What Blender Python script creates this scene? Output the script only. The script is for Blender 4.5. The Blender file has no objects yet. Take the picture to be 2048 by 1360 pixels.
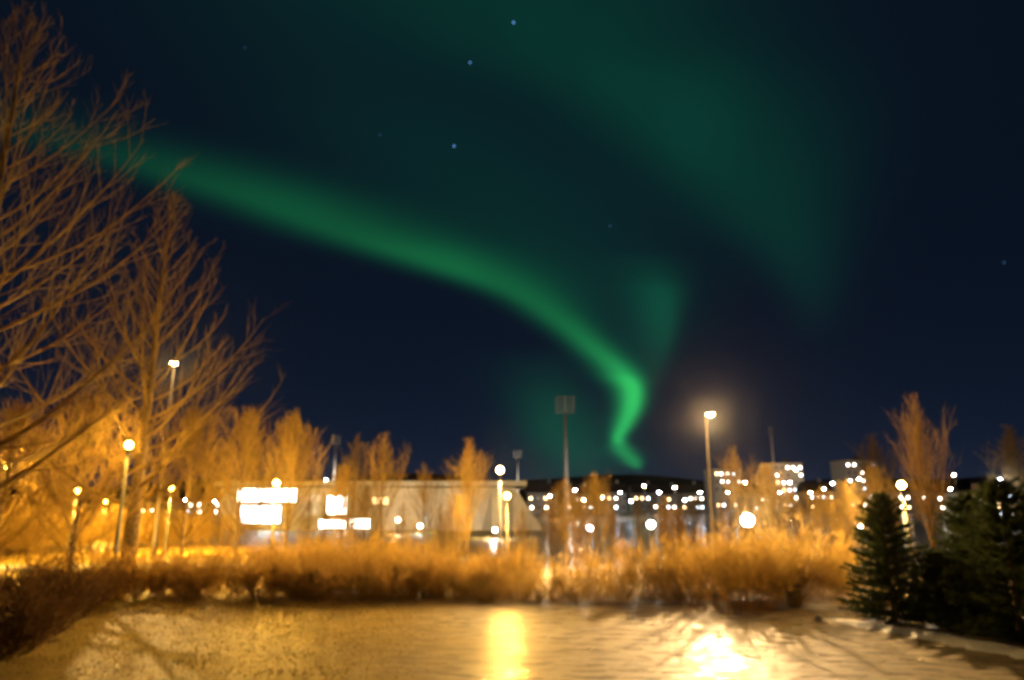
import bpy, math, random
from mathutils import Vector, Matrix
PI = math.pi
scene = bpy.context.scene
C = scene.collection

# ------------------------------------------------------------------ camera
F = 1400.0                                   # focal length in photo pixels (2048 wide)
HORIZON = 1005.0
CAM_H = 3.0
TH = math.atan((HORIZON - 680.0) / F)
cam_d = bpy.data.cameras.new('camera')
cam_d.sensor_width = 36.0
cam_d.lens = 36.0 * F / 2048.0
cam_d.clip_start = 0.05
cam_d.clip_end = 6000
cam_d.dof.use_dof = True                     # the photograph missed its focus: everything is soft
cam_d.dof.focus_distance = 1.5
cam_d.dof.aperture_fstop = 2.8
cam_d.dof.aperture_ratio = 1.0
cam = bpy.data.objects.new('camera', cam_d)
C.objects.link(cam)
cam.location = (0, 0, CAM_H)
cam.rotation_euler = (PI / 2 + TH, 0, 0)
scene.camera = cam


def ray(px, py):
    u = (px - 1024.0) / F
    w = (680.0 - py) / F
    return Vector((u, math.cos(TH) - w * math.sin(TH), math.sin(TH) + w * math.cos(TH)))


def at(px, py, y):
    d = ray(px, py)
    return Vector((0, 0, CAM_H)) + d * (y / d.y)


def ground(px, py):
    d = ray(px, py)
    return Vector((0, 0, CAM_H)) + d * (-CAM_H / d.z)


def gx(px, y):
    """x on the ground at depth y below picture column px (measured at ground level)"""
    # depth along the optical axis of the ground point
    dep = y * math.cos(TH) - CAM_H * math.sin(TH)
    return (px - 1024.0) / F * dep


# ------------------------------------------------------------------ view
scene.view_settings.view_transform = 'Standard'
scene.view_settings.look = 'None'
scene.view_settings.exposure = 0.0
scene.view_settings.gamma = 1.0
cy = scene.cycles
cy.use_denoising = True
cy.max_bounces = 5
cy.diffuse_bounces = 3
cy.glossy_bounces = 2
cy.transparent_max_bounces = 4
cy.sample_clamp_indirect = 3.0
cy.sample_clamp_direct = 0.0

# ------------------------------------------------------------------ world: night sky, aurora, stars
world = bpy.data.worlds.new('World')
scene.world = world
world.use_nodes = True
wt = world.node_tree
wt.nodes.clear()
WN = wt.nodes
WL = wt.links


class G:
    """tiny expression builder for value sockets"""
    def __init__(s, tree):
        s.t = tree

    def m(s, op, a, b=None, c=None, clamp=False):
        n = s.t.nodes.new('ShaderNodeMath')
        n.operation = op
        n.use_clamp = clamp
        for i, v in enumerate((a, b, c)):
            if v is None:
                continue
            if isinstance(v, (int, float)):
                n.inputs[i].default_value = v
            else:
                s.t.links.new(v, n.inputs[i])
        return n.outputs[0]

    def curve(s, x, pts):
        n = s.t.nodes.new('ShaderNodeFloatCurve')
        cu = n.mapping.curves[0]
        pts = sorted(pts)
        while len(cu.points) < len(pts):
            cu.points.new(0.5, 0.5)
        for p, (a, b) in zip(cu.points, pts):
            p.location = (a, b)
            p.handle_type = 'AUTO_CLAMPED'
        n.mapping.use_clip = False
        n.mapping.update()
        s.t.links.new(x, n.inputs['Value'])
        return n.outputs[0]


g = G(wt)
tc = WN.new('ShaderNodeTexCoord')
sep = WN.new('ShaderNodeSeparateXYZ')
WL.new(tc.outputs['Generated'], sep.inputs[0])
X_, Y_, Z_ = sep.outputs
ysafe = g.m('MAXIMUM', Y_, 0.05)
U = g.m('DIVIDE', X_, ysafe)
V = g.m('DIVIDE', Z_, ysafe)
VM = 0.95


def uv(px, py):
    d = ray(px, py)
    return d.x / d.y, d.z / d.y


T = g.m('DIVIDE', V, VM, clamp=True)
wob = WN.new('ShaderNodeTexNoise')
wob.inputs['Scale'].default_value = 5.0
wob.inputs['Detail'].default_value = 2.0
WL.new(tc.outputs['Generated'], wob.inputs['Vector'])
WOB = g.m('MULTIPLY_ADD', wob.outputs['Fac'], 0.7, 0.65)


def band(points, imax):
    xs, wl, wr, it = [], [], [], []
    for (px, py, a, b, i) in points:
        u, v = uv(px, py)
        t = v / VM
        xs.append((t, (u + 1.2) / 2.4))
        wl.append((t, a / F))
        wr.append((t, b / F))
        it.append((t, i / imax))
    xc = g.m('MULTIPLY_ADD', g.curve(T, xs), 2.4, -1.2)
    dx = g.m('SUBTRACT', U, xc)
    side = g.m('GREATER_THAN', dx, 0.0)
    A = g.curve(T, wl)
    B = g.curve(T, wr)
    W = g.m('ADD', A, g.m('MULTIPLY', side, g.m('SUBTRACT', B, A)))
    q = g.m('DIVIDE', dx, g.m('MAXIMUM', W, 0.002))
    e = g.m('EXPONENT', g.m('MULTIPLY', g.m('MULTIPLY', q, q), -1.0))
    I = g.m('MULTIPLY', g.curve(T, it), imax)
    return g.m('MULTIPLY', e, g.m('MAXIMUM', I, 0.0))


main = band([
    (-300, 120, 200, 300, 0.0), (60, 250, 160, 230, .15), (300, 325, 130, 230, .42), (480, 385, 120, 230, .64),
    (700, 465, 115, 215, .80), (900, 532, 95, 165, 1.0), (1040, 588, 66, 105, .95), (1120, 640, 52, 66, 1.05),
    (1190, 698, 44, 50, 1.35), (1245, 745, 46, 36, 2.0), (1268, 785, 36, 24, 2.8), (1264, 815, 30, 24, 2.7),
    (1250, 848, 24, 22, 2.4), (1236, 880, 16, 18, 2.3), (1244, 900, 24, 26, 1.6), (1268, 922, 26, 18, 1.6),
    (1276, 940, 14, 10, .3), (1280, 955, 10, 10, 0)], 3.0)
broad = band([
    (1080, -60, 420, 480, .55), (1150, 60, 330, 430, .62), (1330, 200, 230, 320, .75), (1450, 330, 170, 230, .72),
    (1540, 430, 140, 150, .62), (1600, 530, 90, 90, .45), (1625, 610, 60, 60, .22), (1630, 690, 50, 50, 0.0)], 1.0)
patch = band([
    (1290, 500, 80, 70, 0), (1315, 560, 70, 50, .5), (1330, 610, 66, 34, .95), (1332, 650, 60, 26, .85),
    (1322, 710, 50, 22, .5), (1300, 780, 40, 20, .15), (1290, 830, 40, 20, 0)], 1.0)
low = band([
    (1090, 690, 120, 90, 0), (1095, 760, 90, 80, .35), (1105, 820, 75, 90, .75), (1120, 880, 70, 110, .9),
    (1150, 925, 80, 100, .7), (1150, 965, 90, 100, .2)], 1.0)
veil = band([
    (700, -80, 500, 500, .5), (760, 120, 420, 420, .45), (860, 280, 330, 420, .62), (1000, 400, 260, 380, .72),
    (1150, 520, 160, 260, .7), (1230, 620, 90, 160, .7), (1270, 700, 50, 90, .5), (1270, 790, 50, 50, 0)], 1.0)


def rgb(v, col):
    """value * colour as a vector"""
    n = WN.new('ShaderNodeVectorMath')
    n.operation = 'SCALE'
    n.inputs[0].default_value = col
    WL.new(v, n.inputs['Scale'])
    return n.outputs[0]


def vadd(a, b):
    n = WN.new('ShaderNodeVectorMath')
    n.operation = 'ADD'
    WL.new(a, n.inputs[0])
    WL.new(b, n.inputs[1])
    return n.outputs[0]


elev = g.m('MAXIMUM', V, 0.0)
glow = g.m('EXPONENT', g.m('MULTIPLY', elev, -7.0))
base = g.m('ADD', 0.46, g.m('MULTIPLY', glow, 0.75))
sky = rgb(base, (0.0055, 0.0120, 0.029))
haze_w = g.m('EXPONENT', g.m('MULTIPLY', elev, -22.0))
sky = vadd(sky, rgb(haze_w, (0.008, 0.006, 0.004)))
main2 = g.m('MULTIPLY', g.m('MULTIPLY', main, main), 0.55)
sky = vadd(sky, rgb(g.m('MULTIPLY', main, WOB), (0.0006, 0.066, 0.023)))
sky = vadd(sky, rgb(main2, (0.006, 0.080, 0.009)))
sky = vadd(sky, rgb(g.m('MULTIPLY', broad, WOB), (0.0002, 0.037, 0.0165)))
sky = vadd(sky, rgb(patch, (0.0006, 0.050, 0.020)))
sky = vadd(sky, rgb(low, (0.0008, 0.048, 0.016)))
sky = vadd(sky, rgb(veil, (0.0001, 0.020, 0.0095)))
# stars: a few fixed directions
for (px, py, s) in ((1027, 45, 1.0), (940, 125, .8), (908, 292, 1.0), (490, 95, .08), (760, 270, .08), (1220, 452, .12),
                    (2008, 525, .12)):
    d = ray(px, py).normalized()
    n = WN.new('ShaderNodeVectorMath')
    n.operation = 'DOT_PRODUCT'
    nn = WN.new('ShaderNodeVectorMath')
    nn.operation = 'NORMALIZE'
    WL.new(tc.outputs['Generated'], nn.inputs[0])
    WL.new(nn.outputs[0], n.inputs[0])
    n.inputs[1].default_value = d
    spot = g.m('GREATER_THAN', n.outputs['Value'], 1.0 - 0.5 * (1.7 / F) ** 2)
    sky = vadd(sky, rgb(g.m('MULTIPLY', spot, s), (0.25, 0.6, 1.5)))
bg = WN.new('ShaderNodeBackground')
WL.new(sky, bg.inputs['Color'])
bg.inputs['Strength'].default_value = 1.0
wo = WN.new('ShaderNodeOutputWorld')
WL.new(bg.outputs[0], wo.inputs['Surface'])

# ------------------------------------------------------------------ light levels of the lamps (watts)
SODIUM = (1.0, 0.52, 0.065)
WARM = (1.0, 0.72, 0.40)
COOL = (0.70, 1.0, 0.95)
VIOLET = (0.80, 0.80, 1.0)

# ------------------------------------------------------------------ materials
MATS = {}


def mat(name, col, rough=0.8, spec=0.3, var=0.25, scale=6.0, metal=0.0, bump=0.0, bscale=40.0, coat=0.0):
    if name in MATS:
        return MATS[name]
    m = bpy.data.materials.new(name)
    m.use_nodes = True
    nt = m.node_tree
    b = nt.nodes['Principled BSDF']
    t = nt.nodes.new('ShaderNodeTexCoord')
    nz = nt.nodes.new('ShaderNodeTexNoise')
    nz.inputs['Scale'].default_value = scale
    nz.inputs['Detail'].default_value = 4
    nt.links.new(t.outputs['Object'], nz.inputs['Vector'])
    r = nt.nodes.new('ShaderNodeValToRGB')
    r.color_ramp.elements[0].position = .3
    r.color_ramp.elements[1].position = .7
    r.color_ramp.elements[0].color = [c * (1 - var) for c in col] + [1]
    r.color_ramp.elements[1].color = [min(1, c * (1 + var)) for c in col] + [1]
    nt.links.new(nz.outputs['Fac'], r.inputs['Fac'])
    nt.links.new(r.outputs['Color'], b.inputs['Base Color'])
    b.inputs['Roughness'].default_value = rough
    b.inputs['Specular IOR Level'].default_value = spec
    b.inputs['Metallic'].default_value = metal
    if bump:
        n2 = nt.nodes.new('ShaderNodeTexNoise')
        n2.inputs['Scale'].default_value = bscale
        n2.inputs['Detail'].default_value = 5
        nt.links.new(t.outputs['Object'], n2.inputs['Vector'])
        bm_ = nt.nodes.new('ShaderNodeBump')
        bm_.inputs['Strength'].default_value = bump
        bm_.inputs['Distance'].default_value = .05
        nt.links.new(n2.outputs['Fac'], bm_.inputs['Height'])
        nt.links.new(bm_.outputs['Normal'], b.inputs['Normal'])
    MATS[name] = m
    return m


def emit(name, col, strength):
    if name in MATS:
        return MATS[name]
    m = bpy.data.materials.new(name)
    m.use_nodes = True
    b = m.node_tree.nodes['Principled BSDF']
    b.inputs['Base Color'].default_value = (.3, .3, .3, 1)
    b.inputs['Emission Color'].default_value = (*col, 1)
    b.inputs['Emission Strength'].default_value = strength
    MATS[name] = m
    return m


def leafy(name, col, trans=.5, var=.35, scale=2.0):
    m = mat(name, col, .9, .08, var, scale)
    nt = m.node_tree
    b = nt.nodes['Principled BSDF']
    src = b.inputs['Base Color'].links[0].from_socket
    t = nt.nodes.new('ShaderNodeBsdfTranslucent')
    nt.links.new(src, t.inputs['Color'])
    mx = nt.nodes.new('ShaderNodeMixShader')
    mx.inputs[0].default_value = trans
    nt.links.new(b.outputs[0], mx.inputs[1])
    nt.links.new(t.outputs[0], mx.inputs[2])
    nt.links.new(mx.outputs[0], nt.nodes['Material Output'].inputs['Surface'])
    return m


BARK = mat('bark', (.17, .125, .085), .9, .1, .4, 9, bump=.6, bscale=25)
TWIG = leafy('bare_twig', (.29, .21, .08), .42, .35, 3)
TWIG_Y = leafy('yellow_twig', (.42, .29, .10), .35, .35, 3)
SHRUB_L = leafy('amber_shrub', (.50, .34, .09), .55)
SHRUB_D = leafy('dark_shrub', (.42, .27, .08), .6)
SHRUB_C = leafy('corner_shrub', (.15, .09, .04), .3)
NEEDLE = leafy('spruce_needle', (.062, .085, .03), .25, .6, 3)
POLE = mat('painted_steel', (.13, .13, .125), .45, .4, .12, 8)
POLE_D = mat('weathered_pole', (.14, .12, .10), .6, .3, .2, 5)
MAST = mat('galvanised_steel', (.68, .66, .64), .5, .4, .12, 3)
HOUSING = mat('lamp_housing', (.10, .10, .10), .5, .4, .1, 8)
WALLG = mat('pale_concrete', (.58, .56, .53), .85, .2, .14, .6)
WALLD = mat('facet_shadow_grey', (.24, .24, .23), .85, .2, .14, .6)
ROOF = mat('metal_roof', (.50, .50, .50), .5, .4, .1, 2)
RENDERW = mat('white_render', (.62, .60, .57), .9, .2, .1, .8)
RENDERB = mat('beige_render', (.52, .45, .36), .9, .2, .1, .8)
HROOF = mat('house_roof', (.09, .06, .05), .8, .2, .2, 3)
DARKGL = mat('dark_glass', (.02, .025, .03), .1, .5, .1, 2)
FRAME = mat('window_frame', (.6, .6, .58), .6, .3, .08, 3)
BIN = mat('bin_wood', (.40, .32, .14), .8, .2, .3, 12)
BINM = mat('bin_metal', (.12, .12, .11), .5, .4, .2, 12)
SNOW = mat('old_snow', (.84, .84, .82), .55, .4, .15, 14, bump=.5, bscale=30)
STONE = mat('pale_stone', (.45, .42, .37), .55, .5, .3, 10, bump=.8, bscale=18)
HILL = mat('dark_hill', (.02, .022, .028), 1, 0, .3, .01)

# ------------------------------------------------------------------ mesh builder
class MB:
    def __init__(s):
        s.v = []
        s.f = []

    def tube(s, pts, r0, r1, sides=3, cap=False):
        n = len(pts)
        d = (pts[-1] - pts[0])
        if d.length < 1e-6:
            return
        d.normalize()
        a = d.orthogonal().normalized()
        b = d.cross(a)
        i0 = len(s.v)
        for k, p in enumerate(pts):
            r = r0 + (r1 - r0) * k / (n - 1)
            for j in range(sides):
                an = 2 * PI * j / sides
                s.v.append(p + a * (r * math.cos(an)) + b * (r * math.sin(an)))
        for k in range(n - 1):
            o = i0 + k * sides
            for j in range(sides):
                j2 = (j + 1) % sides
                s.f.append((o + j, o + j2, o + sides + j2, o + sides + j))
        if cap:
            s.f.append(tuple(range(i0 + sides - 1, i0 - 1, -1)))
            e = i0 + (n - 1) * sides
            s.f.append(tuple(range(e, e + sides)))

    def box(s, c, size, rotz=0.0, taper=1.0):
        cx, cy_, cz = c
        sx, sy, sz = (q / 2 for q in size)
        i = len(s.v)
        cr, sr = math.cos(rotz), math.sin(rotz)
        for z, t in ((-sz, 1.0), (sz, taper)):
            for (x, y) in ((-sx, -sy), (sx, -sy), (sx, sy), (-sx, sy)):
                x *= t
                y *= t
                s.v.append(Vector((cx + x * cr - y * sr, cy_ + x * sr + y * cr, cz + z)))
        for q in ((3, 2, 1, 0), (4, 5, 6, 7), (0, 1, 5, 4), (1, 2, 6, 5), (2, 3, 7, 6), (3, 0, 4, 7)):
            s.f.append(tuple(i + k for k in q))

    def lathe(s, c, prof, n=14):
        i = len(s.v)
        for (r, z) in prof:
            for k in range(n):
                a = 2 * PI * k / n
                s.v.append(Vector((c[0] + r * math.cos(a), c[1] + r * math.sin(a), c[2] + z)))
        for k in range(len(prof) - 1):
            for j in range(n):
                j2 = (j + 1) % n
                s.f.append((i + k * n + j, i + k * n + j2, i + (k + 1) * n + j2, i + (k + 1) * n + j))
        s.f.append(tuple(i + k for k in range(n - 1, -1, -1)))
        e = i + (len(prof) - 1) * n
        s.f.append(tuple(e + k for k in range(n)))

    def face(s, *ps):
        i = len(s.v)
        s.v.extend(Vector(p) for p in ps)
        s.f.append(tuple(range(i, i + len(ps))))

    def mesh(s, name, m, smooth=False):
        me = bpy.data.meshes.new(name)
        me.from_pydata(s.v, [], s.f)
        me.materials.append(m)
        if smooth:
            me.polygons.foreach_set('use_smooth', [True] * len(me.polygons))
        me.update()
        return me


def link(name, me, parent=None, loc=None):
    o = bpy.data.objects.new(name, me)
    C.objects.link(o)
    if parent is not None:
        o.parent = parent
    if loc is not None:
        o.location = loc
    return o


def part(name, mb, m, parent, smooth=False):
    return link(name, mb.mesh(name, m, smooth), parent)


def thing(name, label, cat, loc=(0, 0, 0), rz=0.0, group=None, scale=None):
    o = bpy.data.objects.new(name, None)
    C.objects.link(o)
    o.empty_display_size = .3
    o.location = loc
    o.rotation_euler = (0, 0, rz)
    if scale:
        o.scale = scale if hasattr(scale, '__len__') else (scale,) * 3
    o['label'] = label
    o['category'] = cat
    if group:
        o['group'] = group
    return o


def structure(name, mb, m, kind='structure', smooth=False):
    o = link(name, mb.mesh(name, m, smooth))
    o['kind'] = kind
    return o


# ------------------------------------------------------------------ ground
def ground_material():
    m = bpy.data.materials.new('frosted_lawn')
    m.use_nodes = True
    nt = m.node_tree
    b = nt.nodes['Principled BSDF']
    q = G(nt)
    geo = nt.nodes.new('ShaderNodeNewGeometry')
    sp = nt.nodes.new('ShaderNodeSeparateXYZ')
    nt.links.new(geo.outputs['Position'], sp.inputs[0])

    def noise(scale, detail=4, rough=.55):
        n = nt.nodes.new('ShaderNodeTexNoise')
        n.inputs['Scale'].default_value = scale
        n.inputs['Detail'].default_value = detail
        n.inputs['Roughness'].default_value = rough
        nt.links.new(geo.outputs['Position'], n.inputs['Vector'])
        return n.outputs['Fac']
    big = noise(.35, 3)
    mid = noise(1.6, 5)
    fine = noise(14, 6, .7)
    mp = nt.nodes.new('ShaderNodeMapping')       # frozen ripples: longer across than along
    mp.inputs['Scale'].default_value = (.45, 1.0, 1.0)
    mp.inputs['Rotation'].default_value = (0, 0, .25)
    nt.links.new(geo.outputs['Position'], mp.inputs['Vector'])

    def rip(scale, detail):
        n = nt.nodes.new('ShaderNodeTexNoise')
        n.inputs['Scale'].default_value = scale
        n.inputs['Detail'].default_value = detail
        nt.links.new(mp.outputs[0], n.inputs['Vector'])
        return n.outputs['Fac']
    # icy gravel on the right of x = -3 m, grass on the left of it
    edge = q.m('ADD', sp.outputs[0], q.m('MULTIPLY', q.m('SUBTRACT', big, .5), 9.0))
    ice = q.m('MULTIPLY_ADD', edge, .22, .85, clamp=True)
    rampg = nt.nodes.new('ShaderNodeValToRGB')
    rampg.color_ramp.elements[0].color = (.17, .14, .03, 1)
    rampg.color_ramp.elements[0].position = .3
    rampg.color_ramp.elements[1].color = (.38, .24, .05, 1)
    rampg.color_ramp.elements[1].position = .68
    nt.links.new(q.m('ADD', q.m('MULTIPLY', mid, .6), q.m('MULTIPLY', fine, .4)), rampg.inputs['Fac'])
    rampi = nt.nodes.new('ShaderNodeValToRGB')
    rampi.color_ramp.elements[0].color = (.19, .145, .07, 1)
    rampi.color_ramp.elements[0].position = .32
    rampi.color_ramp.elements[1].color = (.36, .29, .165, 1)
    rampi.color_ramp.elements[1].position = .66
    nt.links.new(q.m('ADD', q.m('MULTIPLY', mid, .5), q.m('MULTIPLY', fine, .5)), rampi.inputs['Fac'])
    mx = nt.nodes.new('ShaderNodeMix')
    mx.data_type = 'RGBA'
    nt.links.new(ice, mx.inputs[0])
    nt.links.new(rampg.outputs[0], mx.inputs[6])
    nt.links.new(rampi.outputs[0], mx.inputs[7])
    nt.links.new(mx.outputs[2], b.inputs['Base Color'])
    # rough ground; over the icy part a thin broken glaze of clear ice with its own ripples
    nt.links.new(q.m('MULTIPLY_ADD', fine, .3, .45), b.inputs['Roughness'])
    b.inputs['Specular IOR Level'].default_value = .14
    patchy = q.m('MULTIPLY', q.m('SUBTRACT', rip(3.4, 5), .45), 12.0, clamp=True)
    nt.links.new(q.m('MULTIPLY', ice, q.m('MULTIPLY_ADD', patchy, -.95, .97)), b.inputs['Coat Weight'])
    b.inputs['Coat IOR'].default_value = 1.31
    nt.links.new(q.m('MULTIPLY_ADD', patchy, .30, .05), b.inputs['Coat Roughness'])

    def bump(h, strength, dist):
        bp = nt.nodes.new('ShaderNodeBump')
        bp.inputs['Strength'].default_value = strength
        bp.inputs['Distance'].default_value = dist
        nt.links.new(h, bp.inputs['Height'])
        return bp.outputs[0]
    nt.links.new(bump(q.m('ADD', q.m('MULTIPLY', fine, .6), q.m('MULTIPLY', noise(5, 4), .5)), .6, .03), b.inputs['Normal'])
    h = q.m('ADD', q.m('ADD', q.m('MULTIPLY', rip(10, 3), .40), q.m('MULTIPLY', rip(3.5, 2), 1.1)), q.m('MULTIPLY', rip(1.5, 2), 1.2))
    nt.links.new(bump(h, 1.0, .075), b.inputs['Coat Normal'])
    return m


GM = ground_material()
mb = MB()
mb.face((-3000, -60, 0), (3000, -60, 0), (3000, 3000, 0), (-3000, 3000, 0))
structure('ground', mb, GM)


def sheet(name, pts, z, m, kind='structure'):
    mb = MB()
    mb.face(*[(x, y, z) for x, y in pts])
    return structure(name, mb, m, kind)


PATHM = mat('pale_gravel', (.44, .41, .36), .6, .4, .2, 5, bump=.5, bscale=22)
TARM = mat('pale_tarmac', (.30, .28, .25), .6, .4, .2, 3, bump=.4, bscale=22)
# pale path along the back of the lawn
def strip(name, mid_w, z, m):
    """ribbon through (x, y, half width)"""
    mb = MB()
    L, R = [], []
    for i, (x, y, w) in enumerate(mid_w):
        a = mid_w[max(0, i - 1)]
        c = mid_w[min(len(mid_w) - 1, i + 1)]
        d = Vector((c[0] - a[0], c[1] - a[1], 0)).normalized()
        n = Vector((-d.y, d.x, 0))
        L.append(Vector((x, y, z)) + n * w)
        R.append(Vector((x, y, z)) - n * w)
    for i in range(len(L) - 1):
        mb.face(R[i], R[i + 1], L[i + 1], L[i])
    return structure(name, mb, m)


def smooth_path(pts, n=8):
    out = []
    for i in range(len(pts) - 1):
        p0, p1, p2, p3 = (Vector(pts[max(0, min(len(pts) - 1, i + k))]) for k in (-1, 0, 1, 2))
        for k in range(n):
            t = k / n
            out.append(tuple(.5 * ((2 * p1) + (p2 - p0) * t + (2 * p0 - 5 * p1 + 4 * p2 - p3) * t * t + (3 * p1 - p0 - 3 * p2 + p3) * t ** 3)))
    out.append(tuple(pts[-1]))
    return out


def gp(px, py, w):
    p = ground(px, py)
    return (p.x, p.y, w)


strip('footpath', smooth_path([gp(520, 1182, .25), gp(800, 1186, .55), gp(1000, 1190, .7), (*ground(1220, 1196)[:2], .8), gp(1440, 1202, .7),
                               gp(1600, 1212, .8), gp(1760, 1222, .9), gp(1950, 1236, 1.0)]), .005, PATHM)
# lit path beyond the low hedge on the left
strip('lit_path', smooth_path([(-40, 33, 1.4), (-24, 34.5, 1.5), (-17, 35, 1.4), (-11, 36, 1.4), (-4, 39, 1.3), (6, 44, 1.3), (20, 52, 1.3)]), .006, TARM)

# a long low hump of old snow on the right edge of the lawn
mb = MB()
rnd = random.Random(5)
cs = smooth_path([gp(1650, 1236, .35), gp(1740, 1252, .45), gp(1850, 1270, .55), gp(1960, 1292, .6), gp(2080, 1312, .6), gp(2250, 1345, .6)], 10)
prev = None
for i, (x, y, w) in enumerate(cs):
    a = cs[max(0, i - 1)]
    c = cs[min(len(cs) - 1, i + 1)]
    d = Vector((c[0] - a[0], c[1] - a[1], 0)).normalized()
    n = Vector((-d.y, d.x, 0))
    fade = min(1, i / 6)
    w *= .75 + .5 * rnd.random()
    row = []
    for t, h in ((-1, 0), (-.6, .6), (0, 1), (.55, .7), (1, 0)):
        row.append(Vector((x, y, .004)) + n * (t * w) + Vector((0, 0, h * .07 * fade * (.8 + .4 * rnd.random()))))
    i0 = len(mb.v)
    mb.v.extend(row)
    if prev is not None:
        for k in range(4):
            mb.f.append((prev + k, i0 + k, i0 + k + 1, prev + k + 1))
    prev = i0
structure('snow', mb, SNOW, 'stuff', True)

# distant dark hill
mb = MB()
rnd = random.Random(3)
N = 80
for i in range(N + 1):
    x = -2600 + 5200 * i / N
    px = x / 1900 * F + 1024
    h = 62 + 14 * math.sin(i * .23) + 6 * math.sin(i * .71 + 1)
    if px > 1050:
        h += 22 * math.exp(-((px - 1290) / 230) ** 2)
    mb.v.append(Vector((x, 1900, -2)))
    mb.v.append(Vector((x, 1960, h)))
    mb.v.append(Vector((x, 2400, h * .6)))
for i in range(N):
    for k in range(2):
        a = i * 3 + k
        mb.f.append((a, a + 3, a + 4, a + 1))
structure('hill', mb, HILL, smooth=True)

# grass blades on the lawn
mb = MB()
rnd = random.Random(11)
for i in range(30000):
    y = 8.5 + 15.5 * rnd.random() ** .8
    x = -y * .85 + rnd.random() * (y * .85 - 1.0)
    if x > -3.5 and rnd.random() < (x + 3.5) / 2.5:
        continue
    h = .025 + .035 * rnd.random()
    a = rnd.random() * PI
    w = .010
    lx, ly = (rnd.random() - .5) * .1, (rnd.random() - .5) * .1
    c, s_ = math.cos(a) * w, math.sin(a) * w
    mb.face((x - c, y - s_, 0), (x + c, y + s_, 0), (x + lx, y + ly, h))
GRASS = leafy('dry_grass', (.24, .17, .055), .5, .45, 1.2)
structure('grass', mb, GRASS, 'stuff')


# ------------------------------------------------------------------ trees
UP = Vector((0, 0, 1))


def grow(p, d, L, n, curl, jit, rnd):
    pts = [p.copy()]
    d = d.normalized()
    p = p.copy()
    for i in range(n):
        d = (d + UP * curl + Vector((rnd.uniform(-jit, jit), rnd.uniform(-jit, jit), rnd.uniform(-jit, jit)))).normalized()
        p = p + d * (L / n)
        pts.append(p.copy())
    return pts


def side_dir(d, ang, rnd, az=None):
    a = d.orthogonal().normalized()
    b = d.cross(a)
    t = rnd.uniform(0, 2 * PI) if az is None else az
    return (d * math.cos(ang) + (a * math.cos(t) + b * math.sin(t)) * math.sin(ang)).normalized()


def pt_on(pts, t):
    q = t * (len(pts) - 1)
    i = min(len(pts) - 2, int(q))
    return pts[i].lerp(pts[i + 1], q - i), (pts[i + 1] - pts[i]).normalized()


def bare_tree(seed, H, rad, limbs, z0, prof, ang0, ang1, curl, subs, twigs, rt, twig_r=.008, wav=.04, twig_l=.30):
    """trunk mesh and crown mesh of a bare tree of height H"""
    rnd = random.Random(seed)
    tr = MB()
    tp = [Vector((0, 0, -.1))]
    p = Vector((0, 0, 0))
    for i in range(12):
        p = Vector((p.x + rnd.uniform(-wav, wav), p.y + rnd.uniform(-wav, wav), H * (i + 1) / 12))
        tp.append(p)
    tr.tube(tp, rt, .012, 8)
    tr.tube([Vector((0, 0, -.1)), Vector((0, 0, .25)), Vector((0, 0, .6))], rt * 1.7, rt * .9, 8)
    cr = MB()
    for i in range(limbs):
        t = z0 + (1 - z0) * (i + rnd.random() * .8) / limbs
        t = min(t, .985)
        k = (t - z0) / (1 - z0)
        base_p, td = pt_on(tp, t * 12 / 13 + 1 / 13)
        L = rad * prof(k) * rnd.uniform(.72, 1.12)
        ang = ang0 + (ang1 - ang0) * k + rnd.uniform(-.12, .12)
        az = i * 2.399 + rnd.uniform(-.4, .4)
        d = Vector((math.cos(az) * math.sin(ang), math.sin(az) * math.sin(ang), math.cos(ang)))
        lp = grow(base_p, d, L, 7, curl, .05, rnd)
        r = max(.011, rt * (1 - t) * .30 * (.5 + .5 * prof(k)) + .005)
        cr.tube(lp, r, .007, 5)
        ns = max(3, int(subs * L / rad * rnd.uniform(.8, 1.2)))
        for j in range(ns):
            s = .18 + .8 * (j + rnd.random()) / ns
            bp, bd = pt_on(lp, min(s, .99))
            sd = side_dir(bd, rnd.uniform(.45, .9), rnd)
            sd = (sd + UP * .12).normalized()
            sl = L * rnd.uniform(.24, .50) * (1.15 - .6 * s)
            sp_ = grow(bp, sd, sl, 4, curl * .9, .04, rnd)
            cr.tube(sp_, max(.007, r * .36 * (1.1 - s * .6)), .004, 3)
            for q in range(twigs):
                u = .2 + .78 * (q + rnd.random()) / twigs
                qp, qd = pt_on(sp_, min(u, .99))
                qq = (side_dir(qd, rnd.uniform(.4, .9), rnd) + UP * .15).normalized()
                ql = max(.22, sl * rnd.uniform(.25, .5)) * (twig_l / .30)
                cr.tube(grow(qp, qq, ql, 2, curl, .05, rnd), twig_r, .002, 3)
    return tr.mesh('trunk', BARK, True), cr.mesh('crown', TWIG)


def cone_prof(k):
    return (1 - k) ** .95 * (.75 + .25 * min(1, k / .12)) + .05


def broad_prof(k):
    return min((1 - k) ** .8 * 1.05, .80) + .05


def egg_prof(k):
    return max(.2, (1 - k) ** .6)


def up_prof(k):
    return max(.16, (1 - k) ** .7)



def vase_prof(k):
    return 1 - .80 * k


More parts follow.
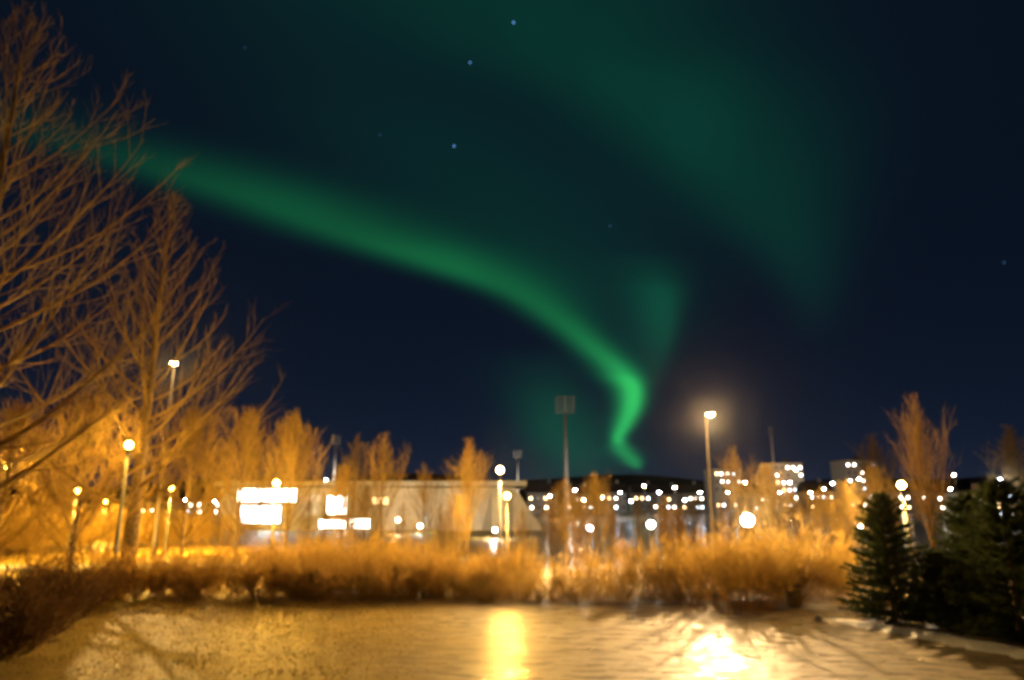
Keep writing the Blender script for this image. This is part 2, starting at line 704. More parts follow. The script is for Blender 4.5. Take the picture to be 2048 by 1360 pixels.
TREES = {}
TREES['tall'] = bare_tree(1, 15.5, 7.2, 68, .08, broad_prof, 1.38, .62, .12, 15, 5, .27, .0055)
TREES['tall2'] = bare_tree(2, 14.5, 6.6, 56, .10, cone_prof, 1.38, .60, .13, 13, 5, .28, .0055)
TREES['round'] = bare_tree(3, 6, 3.6, 58, .10, egg_prof, .95, .28, .16, 16, 6, .09, .008)
TREES['round2'] = bare_tree(4, 6, 3.8, 58, .10, egg_prof, 1.05, .30, .18, 16, 6, .09, .008)
TREES['slim'] = bare_tree(5, 6, 3.2, 30, .16, up_prof, .62, .22, .11, 13, 4, .07, .0075)
TREES['slim2'] = bare_tree(6, 6, 4.0, 34, .16, vase_prof, .42, .10, .035, 15, 5, .08, .0075)


def recolor(src, m):
    me = src.copy()
    me.materials.clear()
    me.materials.append(m)
    return me


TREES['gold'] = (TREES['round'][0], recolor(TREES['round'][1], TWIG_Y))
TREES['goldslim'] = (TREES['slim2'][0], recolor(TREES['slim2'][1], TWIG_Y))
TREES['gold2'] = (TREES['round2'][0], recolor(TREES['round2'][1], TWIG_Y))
BASEH = {kk: max(v.co.z for v in tt[1].vertices) - .15 for kk, tt in TREES.items()}


def plant_tree(kind, px_top, py_top, y, label, group=None, rz=0.0, wide=1.0, cat='tree', name='bare_tree'):
    top = at(px_top, py_top, y)
    H = top.z
    s = H / BASEH[kind]
    r = thing(name, label, cat, (top.x, y, 0), rz, group, (s * wide, s * wide, s))
    trunk, crown = TREES[kind]
    link('trunk', trunk, r)
    link('crown', crown, r)
    return r


GT = 'bare trees around the lawn'
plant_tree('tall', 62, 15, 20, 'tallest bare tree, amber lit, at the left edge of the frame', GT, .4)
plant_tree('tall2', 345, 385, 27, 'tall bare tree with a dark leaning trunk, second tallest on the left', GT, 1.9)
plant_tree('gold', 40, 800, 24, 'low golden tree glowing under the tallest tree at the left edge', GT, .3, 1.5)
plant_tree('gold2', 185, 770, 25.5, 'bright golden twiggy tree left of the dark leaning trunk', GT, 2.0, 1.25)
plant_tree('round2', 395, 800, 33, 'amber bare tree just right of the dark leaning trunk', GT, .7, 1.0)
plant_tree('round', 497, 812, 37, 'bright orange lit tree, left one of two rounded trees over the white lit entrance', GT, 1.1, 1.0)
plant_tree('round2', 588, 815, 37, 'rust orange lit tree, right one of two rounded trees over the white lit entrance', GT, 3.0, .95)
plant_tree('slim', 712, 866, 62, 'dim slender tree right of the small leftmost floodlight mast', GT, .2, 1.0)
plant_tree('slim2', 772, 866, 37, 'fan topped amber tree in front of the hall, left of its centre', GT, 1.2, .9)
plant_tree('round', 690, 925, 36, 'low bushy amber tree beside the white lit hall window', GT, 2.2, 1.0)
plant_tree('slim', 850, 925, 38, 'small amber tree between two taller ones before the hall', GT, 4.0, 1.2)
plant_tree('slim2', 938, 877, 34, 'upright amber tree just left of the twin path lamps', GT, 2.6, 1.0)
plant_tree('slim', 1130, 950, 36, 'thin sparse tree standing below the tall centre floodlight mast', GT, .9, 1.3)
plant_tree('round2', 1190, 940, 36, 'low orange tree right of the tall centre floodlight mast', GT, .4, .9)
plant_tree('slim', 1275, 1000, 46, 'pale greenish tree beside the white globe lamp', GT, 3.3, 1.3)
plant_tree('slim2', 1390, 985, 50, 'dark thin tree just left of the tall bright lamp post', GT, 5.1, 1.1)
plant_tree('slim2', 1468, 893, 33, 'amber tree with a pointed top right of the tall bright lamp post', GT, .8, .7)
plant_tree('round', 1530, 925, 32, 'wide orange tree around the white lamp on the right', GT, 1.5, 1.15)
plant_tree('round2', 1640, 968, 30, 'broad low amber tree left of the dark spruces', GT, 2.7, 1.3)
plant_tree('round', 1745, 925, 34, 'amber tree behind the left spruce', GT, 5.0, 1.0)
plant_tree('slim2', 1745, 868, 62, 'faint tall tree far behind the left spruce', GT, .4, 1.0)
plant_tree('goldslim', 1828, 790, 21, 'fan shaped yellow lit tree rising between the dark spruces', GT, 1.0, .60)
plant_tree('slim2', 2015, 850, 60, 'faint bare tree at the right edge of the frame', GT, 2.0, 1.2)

rs = random.Random(4)
for i, (px, py, y) in enumerate(((620, 985, 29), (655, 1010, 27.5), (735, 965, 30), (805, 1000, 28.5), (880, 1005, 28), (915, 985, 31), (1045, 1010, 28),
                                 (1105, 1000, 27), (1150, 985, 29), (1225, 1010, 27), (1330, 990, 27), (1355, 1015, 26), (1440, 985, 26.5),
                                 (1580, 985, 27), (1690, 960, 26))):
    plant_tree(('slim', 'slim2', 'round')[i % 3], px, py, y, 'thin bare sapling rising just out of the amber hedge', 'saplings in the hedge', rs.random() * 6, rs.uniform(.7, 1.1))


# ------------------------------------------------------------------ shrubs
def shrub_mesh(seed, h, w, stems, subs, twigs, m, lean=.9, tr=.006):
    rnd = random.Random(seed)
    mb = MB()
    for i in range(stems):
        a = rnd.uniform(0, 2 * PI)
        rr = math.sqrt(rnd.random()) * w * .42
        p = Vector((math.cos(a) * rr, math.sin(a) * rr, 0))
        ang = lean * rnd.random() ** .8
        az = a + rnd.uniform(-.9, .9)
        d = Vector((math.cos(az) * math.sin(ang), math.sin(az) * math.sin(ang), math.cos(ang)))
        L = h * rnd.uniform(.6, 1.08)
        sp_ = grow(p, d, L, 4, .08, .1, rnd)
        mb.tube(sp_, .012, .005, 3)
        for j in range(subs):
            s = .15 + .83 * (j + rnd.random()) / subs
            bp, bd = pt_on(sp_, s)
            sd = (side_dir(bd, rnd.uniform(.5, 1.0), rnd) + UP * .15).normalized()
            sl = L * rnd.uniform(.2, .4)
            ss = grow(bp, sd, sl, 2, .1, .1, rnd)
            mb.tube(ss, .006, .004, 3)
            for q in range(twigs):
                u = rnd.uniform(.2, .98)
                qp, qd = pt_on(ss, u)
                qq = (side_dir(qd, rnd.uniform(.4, 1.0), rnd) + UP * .1).normalized()
                e = qp + qq * (sl * rnd.uniform(.35, .6))
                n = qq.orthogonal().normalized() * tr * 1.6
                mb.face(qp - n, qp + n, e)
    return mb.mesh('branches', m)


SH = {
    'amber': [shrub_mesh(21, 2.0, 3.0, 85, 9, 6, SHRUB_L), shrub_mesh(22, 2.0, 3.2, 85, 9, 6, SHRUB_L)],
    'sparse': [shrub_mesh(23, 2.0, 3.0, 55, 9, 6, SHRUB_L), shrub_mesh(24, 2.0, 3.2, 55, 9, 6, SHRUB_L)],
    'corner': [shrub_mesh(33, 1.15, 2.0, 110, 9, 8, SHRUB_C, 1.1)] * 2,
    'dark': [shrub_mesh(31, 1.15, 2.0, 60, 8, 6, SHRUB_D, 1.1), shrub_mesh(32, 1.15, 2.2, 60, 8, 6, SHRUB_D, 1.1)],
}


def shrub(kind, px, y, h, label, group, k, wide=1.0):
    me = SH[kind][k % 2]
    s = h / (2.0 if kind in ('amber', 'sparse') else 1.15)
    o = link('shrub', me, None, (gx(px, y), y, 0))
    o.rotation_euler = (0, 0, k * 1.7)
    o.scale = (s * wide, s * wide, s)
    o['label'] = label
    o['category'] = 'shrub'
    o['group'] = group
    return o


rnd = random.Random(77)
k = 0
# tall amber row
for px in range(600, 1700, 62):
    y = 26.0 + rnd.uniform(-.8, .8) - 2.2 * max(0, min(1, (px - 850) / 150))
    h = 1.78 + rnd.uniform(-.4, .4) + .1 * (px > 1350) - .35 * max(0, min(1, (px - 700) / 200))
    h *= 1 - .26 * math.exp(-((px - 1000) / 230) ** 2)
    shrub('amber' if px < 900 or px > 1400 else 'sparse', px + rnd.uniform(-12, 12), y, h, 'amber lit bare shrub added to the back row to break up the lamp light', 'amber shrubs of the back row of the hedge', k)
    k += 1
for px, hh in ((968, 1.25), (992, 1.5), (1012, 1.35), (1040, 1.55)):  # extra shrubs put in to break up the lamp light on the lawn
    shrub('sparse', px, 25.2, hh, 'amber lit bare shrub added to the back row to break up the lamp light', 'amber shrubs of the back row of the hedge', k, .55)
    k += 1
# low dark row before it
for px in range(150, 1000, 58):
    y = 24.0 + rnd.uniform(-.3, .3) - (px < 200) * 1.5 - max(0, px - 1100) * .003
    h = 1.15 + rnd.uniform(-.15, .15) + (.18 if px < 600 else 0) - (.25 if px > 950 else 0)
    shrub('dark', px + rnd.uniform(-10, 10), y, h, 'low dark brown shrub in the front row of the hedge behind the lawn', 'dark shrubs of the front row of the hedge', k)
    k += 1
for i, (px, y) in enumerate(((-60, 42), (20, 47), (95, 44), (150, 52), (215, 47), (265, 55), (330, 50), (385, 56), (440, 52), (120, 62), (300, 66), (30, 60))):
    shrub('amber', px, y, 1.7 + .5 * (i % 3), 'golden lit shrub beyond the lit path on the left', 'golden shrubs beyond the lit path', k)
    k += 1
for px in range(985, 1440, 44):
    shrub('dark', px + rnd.uniform(-10, 10), 22.9 + rnd.uniform(-.2, .2), .42 + rnd.uniform(-.12, .12), 'knee high brown shrub growing at the front foot of the amber hedge', 'knee high shrubs before the amber hedge', k)
    k += 1
for (px, y, h, w, lb) in (
        (5, 17.5, 1.45, 1.1, 'big dark shrub filling the bottom left corner of the frame'),
        (-60, 14.8, 1.2, 1.1, 'dark shrub cut off by the left edge of the frame beside the lawn'),
        (95, 20.5, 1.3, 1.1, 'dark brown shrub between the corner shrub and the front row of the hedge')):
    shrub('corner', px, y, h, lb, 'dark shrubs at the left corner of the lawn', k, w)
    k += 1
for (px, y, h, lb) in (
        (1465, 21.2, 2.0, 'dense brown shrub standing before the hedge below the tall lamp post'),
        (1525, 22.4, 1.6, 'yellow lit shrub right of the dense brown one'),
        (1740, 22.0, 1.5, 'amber shrub touching the left spruce')):
    shrub('amber', px, y, h, lb, 'amber shrubs near the bin', k, .8)
    k += 1


# ------------------------------------------------------------------ spruces
def spruce(label, px, y, H, R, seed):
    rnd = random.Random(seed)
    r = thing('spruce_tree', label, 'tree', (gx(px, y), y, 0), seed, 'dark spruces on the right')
    t = MB()
    t.tube([Vector((0, 0, -.05)), Vector((0, 0, H * .5)), Vector((0, 0, H))], .09, .01, 7)
    part('trunk', t, BARK, r, True)
    mb = MB()
    nw = 26
    for i in range(nw):
        k = i / (nw - 1)
        z = .12 + (H - .2) * k
        L = R * ((1 - k) ** .6 * .92 + .10)
        for j in range(9):
            a = j * 2 * PI / 9 + i * .7 + rnd.uniform(-.25, .25)
            l = L * rnd.uniform(.65, 1.12)
            d = Vector((math.cos(a), math.sin(a), -.12 + .5 * k))
            pts = grow(Vector((0, 0, z + rnd.uniform(-.06, .06))), d, l, 4, .06, .08, rnd)
            mb.tube(pts, .012, .004, 3)
            n = int(26 + 120 * l)
            for q in range(n):
                u = rnd.uniform(.12, 1)
                p, dd = pt_on(pts, min(u, .99))
                sd = (side_dir(dd, rnd.uniform(.5, 1.1), rnd) - UP * .12).normalized()
                e = p + sd * rnd.uniform(.06, .17) * (1.2 - .5 * u)
                w = side_dir(sd, PI / 2, rnd) * .019
                mb.face(p - w, e, p + w)
    part('crown', mb, NEEDLE, r)


spruce('dark green spruce, leftmost of the dark spruces, beside the pale path', 1790, 19.3, 3.2, 1.35, 41)
spruce('tall dark spruce cut by the right edge of the frame', 2045, 16.6, 3.5, 1.7, 42)
spruce('low dark spruce between the leftmost and the tall spruce', 1905, 18.3, 1.8, 1.3, 43)
spruce('dark spruce filling the gap left of the tall spruce at the right edge', 1970, 18.8, 3.2, 1.6, 44)

# ------------------------------------------------------------------ lamps
def add_light(parent, loc, col, power, radius):
    l = bpy.data.lights.new('lamp_light', 'POINT')
    l.color = col
    l.energy = power
    l.shadow_soft_size = radius
    o = bpy.data.objects.new('lamp_light', l)
    C.objects.link(o)
    o.parent = parent
    o.location = loc
    return o


def post_lamp(px, py, y, label, col, power, glow=60, gr=.125, group='street lamps', name='street_lamp', pole_r=.06, emat=None):
    """pole with a glowing globe under a small cap"""
    p = at(px, py, y)
    h = p.z
    r = thing(name, label, 'street lamp', (p.x, y, 0), 0, group)
    m = MB()
    m.lathe((0, 0, 0), [(pole_r * 2.0, -.02), (pole_r * 2.0, .12), (pole_r * 1.25, .2), (pole_r * 1.15, .9), (pole_r * .8, h - gr - .08)], 12)
    part('pole', m, POLE, r, True)
    m = MB()
    m.lathe((0, 0, h - gr - .10), [(pole_r * .9, 0), (gr * .75, .05), (gr * .75, .085)], 14)
    part('collar', m, HOUSING, r)
    m = MB()
    m.lathe((0, 0, h), [(gr * math.cos(a), gr * math.sin(a)) for a in [(-1.25 + 2.5 * i / 9) for i in range(10)]], 16)
    part('globe', m, emit(emat or name + '_glow_%d' % int(col[2] * 100), col, glow), r, True)
    m = MB()
    m.lathe((0, 0, h + gr * .95), [(gr * .8, 0), (gr * .55, .05), (.02, .09)], 14)
    part('cap', m, HOUSING, r)
    add_light(r, (0, 0, h), col, power, gr * 1.06)
    return r


P = 14.0
post_lamp(1000, 940, 27, 'bright sodium lamp on a slim post, left one of the centre pair', (1, .58, .19), 1400 * P, 120)
post_lamp(1014, 992, 30, 'lower sodium lamp just right of the bright one in the centre', SODIUM, 2400 * P, 120)
post_lamp(258, 890, 24.5, 'sodium lamp beside the dark leaning trunk on the left', SODIUM, 380 * P, 120)
post_lamp(15, 930, 24.5, 'sodium lamp among the golden twigs at the left edge', SODIUM, 1200 * P, 120)
post_lamp(155, 982, 36, 'sodium lamp low between the left edge and the leaning trunk', SODIUM, 4500 * P, 120)
post_lamp(343, 976, 44, 'small sodium lamp right of the leaning trunk', SODIUM, 9000 * P, 120)
post_lamp(212, 1004, 58, 'low sodium lamp left of the leaning trunk beyond the lit path', SODIUM, 8000 * P, 120)
post_lamp(553, 966, 31.5, 'sodium lamp in front of the white lit entrance', SODIUM, 3600 * P, 120)

post_lamp(1803, 970, 25, 'sodium lamp on a slim post just left of the fan shaped tree', (1, .56, .13), 2200 * P, 120)


def tall_lamp(px, py, y, label, col, power, glow, face):
    """column with a short arm and a flat lantern"""
    p = at(px, py, y)
    h = p.z
    r = thing('street_lamp', label, 'street lamp', (p.x, y, 0), face, 'street lamps')
    m = MB()
    m.lathe((0, 0, 0), [(.16, -.02), (.16, 1.1), (.10, 1.2), (.06, h + .12)], 12)
    part('pole', m, POLE_D, r, True)
    m = MB()
    m.tube([Vector((0, 0, h + .05)), Vector((0, -.25, h + .16)), Vector((0, -.6, h + .2))], .035, .03, 8)
    part('arm', m, POLE, r, True)
    m = MB()
    m.box((0, -.85, h + .22), (.3, .7, .12), 0, .7)
    part('lamp_head', m, HOUSING, r)
    m = MB()
    m.lathe((0, -.85, h + .05), [(.05, 0), (.15, .04), (.2, .105)], 14)
    part('lens', m, emit('tall_lamp_glow', col, glow), r, True)
    l = add_light(r, (0, -.85, h - .08), col, power, .12)
    l.data.type = 'SPOT'                      # a cut-off lantern: it throws forward and down
    l.data.spot_size = math.radians(140)
    l.data.spot_blend = .25
    l.rotation_euler = (math.radians(62), 0, PI)
    l.data.shadow_soft_size = .12
    return r


tall_lamp(1412, 838, 37, 'tall bright street lamp standing clear against the sky on the right', (1, .62, .26), 3400 * P, 300, 0.0)
tall_lamp(348, 737, 40, 'tall thin street lamp seen through the branches of the leaning tree', (1, .62, .20), 1200 * P, 60, 0.4)

WG = 'white globe lamps beyond the hedge'
post_lamp(1180, 1056, 38, 'white globe lamp behind the hedge below the centre floodlight mast', VIOLET, 600, 60, .15, WG, 'globe_lamp')
post_lamp(1302, 1049, 38, 'blue white globe lamp behind the hedge, middle one of three', COOL, 1200, 60, .2, WG, 'globe_lamp')
post_lamp(1495, 1040, 30.5, 'large white globe lamp inside the wide orange tree', (1, .85, .6), 6000, 60, .26, WG, 'globe_lamp', emat='warm_globe')
post_lamp(840, 1052, 72, 'green white globe lamp before the hall wall', COOL, 5000, 60, .2, WG, 'globe_lamp')
post_lamp(796, 1040, 72, 'small white globe lamp before the hall, left of the green white one', WARM, 6000, 60, .18, WG, 'globe_lamp')
post_lamp(990, 1060, 62, 'green white globe lamp at the foot of the twin path lamps', (1, .9, .7), 11000, 60, .18, WG, 'globe_lamp')
post_lamp(1722, 1053, 40, 'tiny blue white lamp left of the spruces', COOL, 60, 60, .10, WG, 'globe_lamp')
post_lamp(1998, 965, 60, 'violet white lamp above the right hand spruce', VIOLET, 500, 100, .36, WG, 'globe_lamp')


# ------------------------------------------------------------------ floodlight masts
def mast(px, py, y, label, hw, rz):
    p = at(px, py, y)
    H = p.z
    r = thing('floodlight_mast', label, 'floodlight mast', (p.x, y, 0), rz, 'unlit stadium floodlight masts')
    m = MB()
    m.lathe((0, 0, 0), [(.75, -.05), (.72, .3), (.5, .4), (.28, H - hw * .8)], 12)
    part('pole', m, MAST, r, True)
    m = MB()
    rows = 5
    for i in range(rows):
        z = H - hw * .75 + i * hw * .75 / (rows - 1)
        m.box((0, 0, z), (hw, .12, .1))
    for sx in (-1, 0, 1):
        m.box((sx * hw * .42, .14, H - hw * .37), (.12, .12, hw * .85))
    part('headframe', m, MAST, r)
    for i in range(rows):
        z = H - hw * .75 + i * hw * .75 / (rows - 1)
        for j in range(6):
            x = (j - 2.5) * hw / 6.0
            f = MB()
            f.lathe((0, 0, 0), [(.10, 0), (.22, .12), (.26, .3)], 10)
            o = part('floodlight', f, HOUSING, r)
            o.location = (x, -.1, z + .12)
            o.rotation_euler = (PI / 2 + .35, 0, 0)


mast(1130, 795, 150, 'large unlit floodlight mast in front of the aurora in the centre', 4.3, .0)
mast(673, 872, 250, 'small distant floodlight mast seen side on at left of the hall', 3.6, 1.0)
mast(1035, 902, 330, 'smallest distant floodlight mast just right of the twin path lamps', 4.0, .2)
mast(1541, 856, 240, 'distant floodlight mast right of the tall bright street lamp', 3.6, 1.0)

# ------------------------------------------------------------------ sports hall
def uneven(m, lo, hi, scale):
    nt = m.node_tree
    t = nt.nodes.new('ShaderNodeTexCoord')
    n = nt.nodes.new('ShaderNodeTexNoise')
    n.inputs['Scale'].default_value = scale
    n.inputs['Detail'].default_value = 3
    nt.links.new(t.outputs['Object'], n.inputs['Vector'])
    r = nt.nodes.new('ShaderNodeMapRange')
    r.inputs['From Min'].default_value = .35
    r.inputs['From Max'].default_value = .65
    r.inputs['To Min'].default_value = lo
    r.inputs['To Max'].default_value = hi
    nt.links.new(n.outputs['Fac'], r.inputs['Value'])
    nt.links.new(r.outputs[0], m.node_tree.nodes['Principled BSDF'].inputs['Emission Strength'])
    return m


LITW = emit('lit_window_white', (1, .93, .80), 5.0)
LITC = emit('lit_window_cool', (.80, .90, 1.0), 5.0)
LITA = emit('lit_window_amber', (1, .62, .25), 4.0)
LITS = emit('lit_window_soft', (1, .80, .50), 1.5)
uneven(LITW, 14, 34, .5)
uneven(LITC, 10, 26, .5)
uneven(LITS, .05, .7, .6)

HY = 80.0
x0, x1 = gx(440, HY), gx(1030, HY)
rz_top = at(700, 968, HY).z
hall = thing('sports_hall', 'long pale sports hall with a flat roof edge and bright white lit windows', 'building', ((x0 + x1) / 2, HY, 0))
hw_ = (x1 - x0) / 2
m = MB()
m.box((0, 10, rz_top / 2 - .2), (2 * hw_, 20, rz_top - .4))
part('wall', m, WALLG, hall)
m = MB()
m.box((.4, 9.6, rz_top - .05), (2 * hw_ + 1.6, 22, .3))
m.box((.4, -1.5, rz_top + .02), (2 * hw_ + 1.8, .2, .55))
part('roof', m, ROOF, hall)
m = MB()   # triangular folded wall panels on the right half
n = 5
xa = hw_ * .30
wseg = (hw_ * .98 - xa) / n
for i in range(n):
    a = xa + i * wseg
    b = a + wseg
    c = (a + b) / 2
    zt = rz_top - .5
    m.face((a, -.05, zt), (c, -.7, 0), (b, -.05, zt))
    m.face((a, -.05, zt), (a, -.05, 0), (c, -.7, 0))
    m.face((b, -.05, zt), (c, -.7, 0), (b, -.05, 0))
part('folded_panel', m, WALLG, hall)
m = MB()   # sloping end wall
sx = at(1088, 1062, HY).x - (x0 + x1) / 2
m.v.extend(Vector(q) for q in ((hw_ + .01, 0, 0), (hw_ + .01, 0, rz_top - .45), (sx, 0, 0), (hw_ + .01, 18, 0), (hw_ + .01, 18, rz_top - .45), (sx, 18, 0)))
m.f.extend([(0, 2, 1), (3, 4, 5), (1, 2, 5, 4), (0, 1, 4, 3)])
part('buttress', m, WALLG, hall)


def hall_window(pxa, pya, pxb, pyb, m_, lab=None):
    a = at(pxa, pya, HY)
    b = at(pxb, pyb, HY)
    cx = (a.x + b.x) / 2 - (x0 + x1) / 2
    w, h = abs(b.x - a.x), abs(a.z - b.z)
    cz = (a.z + b.z) / 2
    f = MB()
    t = .1
    f.box((cx, -.05, cz + h / 2 + t / 2), (w + 2 * t, .14, t))
    f.box((cx, -.05, cz - h / 2 - t / 2), (w + 2 * t, .14, t))
    f.box((cx - w / 2 - t / 2, -.05, cz), (t, .14, h))
    f.box((cx + w / 2 + t / 2, -.05, cz), (t, .14, h))
    nm = max(1, int(w / 1.2))
    for i in range(1, nm):
        f.box((cx - w / 2 + w * i / nm, -.05, cz), (.06, .12, h))
    fr = part('window', f, FRAME, hall)
    if lab:
        fr['label'] = lab
    g_ = MB()
    g_.box((cx, -.02, cz), (w, .05, h))
    part('pane', g_, m_, fr)


HB = at(800, 1058, HY)
hall_window(478, 978, 592, 1003, LITW, 'widest bright white window over the entrance')
hall_window(484, 1012, 560, 1046, LITC, 'bluish white lit entrance')
hall_window(656, 993, 692, 1028, LITW, 'tall bright white window')
hall_window(640, 1040, 690, 1056, LITW)
hall_window(702, 1038, 738, 1056, LITW)
hall_window(745, 995, 776, 1008, LITA)
hall_window(890, 985, 935, 1040, LITS, 'tall softly lit window')
hall_window(600, 990, 640, 1030, LITS)
hall_window(445, 1000, 470, 1030, LITS)


# ------------------------------------------------------------------ town beyond
def windows_grid(parent, w, h, y, cols, rows, z0, seed, frac, wd=.8, hd=.75):
    rnd = random.Random(seed)
    for r in range(rows):
        for c in range(cols):
            x = (c + .5) / cols * w - w / 2
            z = z0 + (r + .5) * (h - z0 - .3) / rows
            lit = rnd.random() < frac
            if rnd.random() < .12:
                continue
            x += rnd.uniform(-.25, .25)
            f = MB()
            t = .1
            f.box((x, y - .05, z + hd / 2 + t / 2), (wd + 2 * t, .12, t))
            f.box((x, y - .05, z - hd / 2 - t / 2), (wd + 2 * t, .12, t))
            f.box((x - wd / 2 - t / 2, y - .05, z), (t, .12, hd))
            f.box((x + wd / 2 + t / 2, y - .05, z), (t, .12, hd))
            fr = part('window', f, FRAME, parent)
            g_ = MB()
            g_.box((x, y - .02, z), (wd, .05, hd))
            em = rnd.choice((TOWN_W, TOWN_W, TOWN_A, TOWN_C)) if lit else DARKGL
            part('pane', g_, em, fr)


TOWN_W = emit('town_window_white', (1, .85, .66), 14)
TOWN_A = emit('town_window_amber', (1, .60, .26), 12)
TOWN_C = emit('town_window_cool', (.75, .88, 1), 14)


def block(pxa, pxb, py_top, y, label, cols, rows, seed, frac, m_=RENDERW):
    a = at(pxa, py_top, y)
    b = at(pxb, py_top, y)
    w = b.x - a.x
    H = a.z
    r = thing('apartment_block', label, 'building', ((a.x + b.x) / 2, y, 0), 0, 'apartment blocks of the town')
    m = MB()
    m.box((0, 6, H / 2), (w, 12, H))
    part('wall', m, m_, r)
    m = MB()
    m.box((0, 6, H + .12), (w + .8, 12.8, .25))
    m.box((w * .2, 7, H + .9), (2.2, 2.2, 1.3))
    part('roof', m, HROOF, r)
    for i in range(rows):
        bl = MB()
        z = .9 + i * (H - 1.0) / rows
        bl.box((w * .30, -.55, z + .3), (w * .22, 1.0, .8))
        part('balcony', bl, FRAME, r)
    windows_grid(r, w, H, 0, cols, rows, .8, seed, frac)


block(1426, 1482, 938, 250, 'pale apartment block just right of the tall bright street lamp', 5, 5, 1, .55)
block(1546, 1604, 926, 240, 'apartment block below the distant floodlight mast on the right', 5, 6, 2, .75)
block(1690, 1752, 920, 250, 'apartment block left of the spruces with bright windows on its left side', 5, 6, 3, .5)
block(1975, 2040, 985, 120, 'dim apartment block behind the right hand spruce', 5, 3, 4, .5)


def house(px, py_top, y, wpx, label, seed, frac=.8, m_=RENDERB, cols=4, rows=2):
    p = at(px, py_top, y)
    w = wpx / F * y
    H = p.z
    e = H * .68
    r = thing('house', label, 'house', (p.x, y, 0), 0, 'houses of the town')
    m = MB()
    m.box((0, 4, e / 2), (w, 8, e))
    part('wall', m, m_, r)
    m = MB()
    o = .5
    m.v.extend(Vector(q) for q in ((-w / 2 - o, -o, e + .01), (w / 2 + o, -o, e + .01), (w / 2 + o, 8 + o, e + .01), (-w / 2 - o, 8 + o, e + .01), (-w / 2 - o, 4, H), (w / 2 + o, 4, H)))
    m.f.extend([(0, 1, 5, 4), (2, 3, 4, 5), (0, 4, 3), (1, 2, 5), (3, 2, 1, 0)])
    rf = part('roof', m, HROOF, r)
    ch = MB()
    ch.box((w * .25, 4.6, H + .2), (.7, .7, 1.4))
    part('chimney', ch, RENDERW, rf)
    windows_grid(r, w, e, 0, cols, rows, .5, seed, frac, .65, .6)


for i, (px, py, y, w, lb) in enumerate((
        (1085, 965, 190, 58, 'lit house immediately right of the hall with its sloping end wall'),
        (1160, 972, 210, 50, 'house right of the centre mast, low behind the orange tree'),
        (1225, 966, 200, 54, 'wide house in the middle of the town row'),
        (1290, 968, 220, 46, 'narrow house left of the last pair in the town row'),
        (1340, 972, 215, 40, 'house with a dense row of lit windows below the open sky'),
        (1385, 968, 205, 44, 'house just left of the tall bright street lamp'),
        (1515, 970, 190, 48, 'house between two apartment blocks, behind the orange tree'),
        (1640, 962, 200, 50, 'house between the mast block and the next apartment block'),
        (1820, 962, 190, 62, 'house behind the fan shaped yellow tree'),
        (1895, 966, 190, 48, 'house above the low middle spruce'),
        (410, 985, 150, 70, 'house left of the white lit entrance'),
        (300, 990, 170, 66, 'house right behind the dark leaning trunk'))):
    house(px, py, y, w, lb, 50 + i, .6, RENDERB if i % 2 else RENDERW)

# small far street lamps
def far_lamp(px, py, y, label, col, key, s=.5, power=0):
    p = at(px, py, y)
    h = p.z
    r = thing('street_lamp', label, 'street lamp', (p.x, y, 0), 0, 'far street lamps of the town')
    m = MB()
    m.lathe((0, 0, 0), [(.14, -.02), (.1, 1.0), (.06, h)], 8)
    part('pole', m, POLE, r)
    m = MB()
    m.lathe((0, 0, h), [(s * .5, -s * .4), (s, 0), (s * .5, s * .4)], 10)
    part('lantern', m, emit('far_lamp_' + key, col, 400), r, True)
    m = MB()
    m.lathe((0, 0, h + s * .42), [(s * .6, 0), (.05, .15)], 10)
    part('cap', m, HOUSING, r)
    if power:
        add_light(r, (0, 0, h), col, power, s * 1.06)


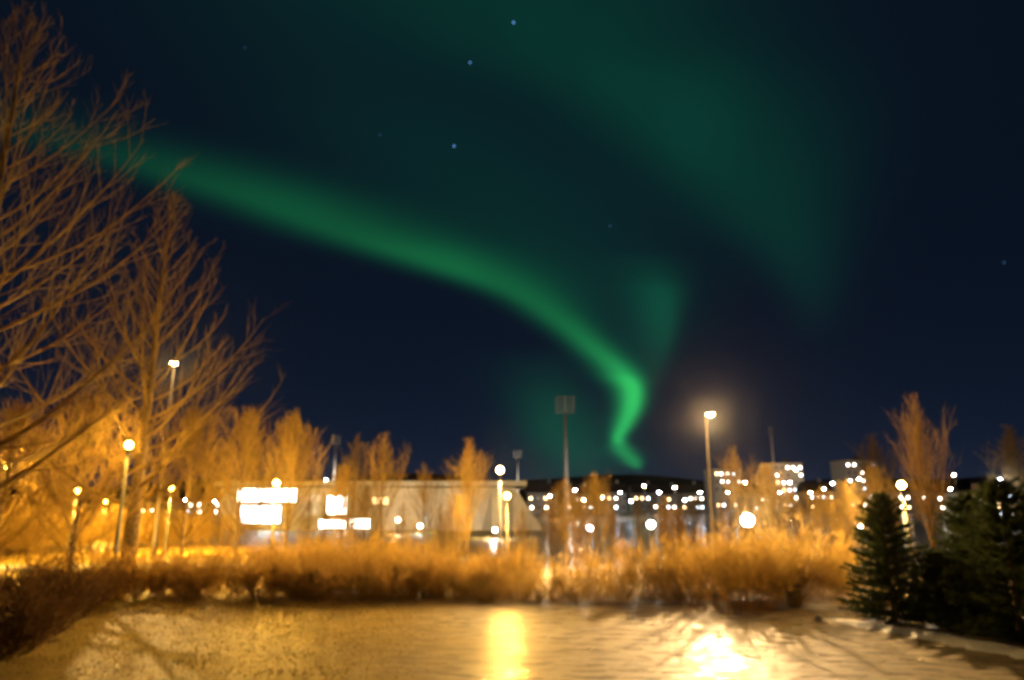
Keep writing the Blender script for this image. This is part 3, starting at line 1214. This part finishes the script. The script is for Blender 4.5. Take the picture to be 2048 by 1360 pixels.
W_, A_, C_ = ((1, .88, .7), 'white'), ((1, .62, .28), 'amber'), ((.7, .85, 1), 'cool')
for (px, py, y, c, lb) in (
        (1065, 972, 318, W_, 'far white street lamp at the right end of the hall roof'),
        (1168, 1000, 140, A_, 'far amber street lamp, left one of two below the orange tree'),
        (1205, 995, 130, A_, 'far amber street lamp, right one of two below the orange tree'),
        (1288, 972, 150, A_, 'far pinkish amber street lamp above the middle of the town row'),
        (1370, 1000, 140, C_, 'far blue white street lamp left of the tall street lamp'),
        (1455, 985, 232, W_, 'far white street lamp in front of the pale apartment block'),
        (1592, 940, 222, A_, 'far amber street lamp at the top of the mast block'),
        (1648, 978, 140, C_, 'far blue white street lamp, left one of two before the block with bright windows'),
        (1665, 967, 150, C_, 'far blue white street lamp, right one of two before the block with bright windows'),
        (1718, 958, 232, W_, 'far white street lamp before the block with bright windows'),
        (1908, 950, 130, A_, 'far amber street lamp, upper of two right of the fan shaped tree'),
        (1900, 978, 120, W_, 'far white street lamp, lower of two right of the fan shaped tree'),
        (652, 960, 240, W_, 'far white street lamp added above the hall roof to light the side on mast'),  # lamp put in to light the distant side on mast
        (1100, 992, 150, W_, 'far white street lamp before the lit house beside the sloping end wall'),
        (1150, 980, 134, W_, 'far white street lamp added by the foot of the centre floodlight mast to light it'),  # added here so the centre mast gets light
        (1240, 985, 150, C_, 'far blue white street lamp before the wide house in the town row'),
        (1262, 1002, 150, C_, 'far blue white street lamp low before the middle of the town row'),
        (1318, 985, 160, C_, 'far blue white street lamp before the house with a dense row of windows'),
        (1350, 975, 170, W_, 'far white street lamp high beside the house with a dense row of windows'),
        (1400, 985, 150, C_, 'far blue white street lamp touching the pole of the tall street lamp'),
        (1490, 965, 150, A_, 'far amber street lamp through the wide orange tree'),
        (1560, 985, 150, C_, 'far blue white street lamp standing lower before the block below the distant mast'),
        (1580, 965, 222, C_, 'far blue white street lamp standing higher before the block below the distant mast'),
        (1620, 985, 150, A_, 'far amber street lamp between two apartment blocks'),
        (285, 998, 100, W_, 'far white street lamp right of the leaning trunk'),
        (372, 1000, 110, C_, 'far blue white street lamp over the left houses'),
        (430, 1003, 120, C_, 'far blue white street lamp, left of the white entrance')):
    far_lamp(px, py, y, lb, c[0], c[1], .12 + .0010 * y, 12000 if 'centre floodlight' in lb else 30000 if 'hall' in lb else 9000 if 'mast block' in lb else 0)

# ------------------------------------------------------------------ litter bin, stones
bp_ = ground(1590, 1214)
r = thing('litter_bin', 'round wooden litter bin beside the pale path on the right', 'bin', (bp_.x, bp_.y, 0))
m = MB()
m.lathe((0, 0, .03), [(.17, 0), (.20, .02), (.215, .56), (.19, .56), (.17, .05)], 18)
part('body', m, BIN, r, False)
m = MB()
m.lathe((0, 0, .57), [(.235, 0), (.235, .05), (.20, .055), (.20, .0)], 18)
part('rim', m, BINM, r)
m = MB()
m.lathe((0, 0, 0), [(.14, -.01), (.14, .03)], 14)
part('foot', m, BINM, r)

import bmesh
rnd = random.Random(9)
for (px, py, s) in ((985, 1170, .30), (1003, 1166, .20), (950, 1172, .17), (1058, 1173, .2), (1180, 1178, .13), (1232, 1180, .24),
                    (1302, 1184, .15), (1348, 1184, .22), (885, 1170, .12), (745, 1170, .14), (1636, 1240, .12)):
    p = ground(px, py)
    bm = bmesh.new()
    bmesh.ops.create_icosphere(bm, subdivisions=3, radius=1)
    o1, o2 = rnd.random() * 9, rnd.random() * 9
    for v in bm.verts:
        n = 1 + .16 * math.sin(v.co.x * 3 + o1) + .14 * math.sin(v.co.y * 4 + o2) + .1 * math.sin(v.co.z * 5 + o1)
        v.co = Vector((v.co.x * s * n * 1.3, v.co.y * s * n, max(-.1, v.co.z) * s * n * .9))
    me = bpy.data.meshes.new('stone')
    bm.to_mesh(me)
    bm.free()
    me.materials.append(STONE)
    o = link('stone', me, None, (p.x, p.y, 0))
    o.rotation_euler = (0, 0, rnd.random() * 6)
    o['label'] = 'pale stone catching the lamp light at the foot of the hedge' if px < 1600 else 'small stone lying on the pale path right of the bin'
    o['category'] = 'stone'
    if px < 1600:
        o['group'] = 'pale stones along the foot of the hedge'


# ------------------------------------------------------------------ thin scattering volume added to give the lamps halos
hm = bpy.data.materials.new('lamp_halo_haze')
hm.use_nodes = True
hm.node_tree.nodes.clear()
vo = hm.node_tree.nodes.new('ShaderNodeVolumePrincipled')
vo.inputs['Color'].default_value = (.95, .95, .95, 1)
vo.inputs['Density'].default_value = .000020
vo.inputs['Anisotropy'].default_value = .95
ho = hm.node_tree.nodes.new('ShaderNodeOutputMaterial')
hm.node_tree.links.new(vo.outputs[0], ho.inputs['Volume'])
mb = MB()
mb.box((0, 1450, 44), (6200, 3200, 92))
hz = structure('halo_haze', mb, hm, 'stuff')
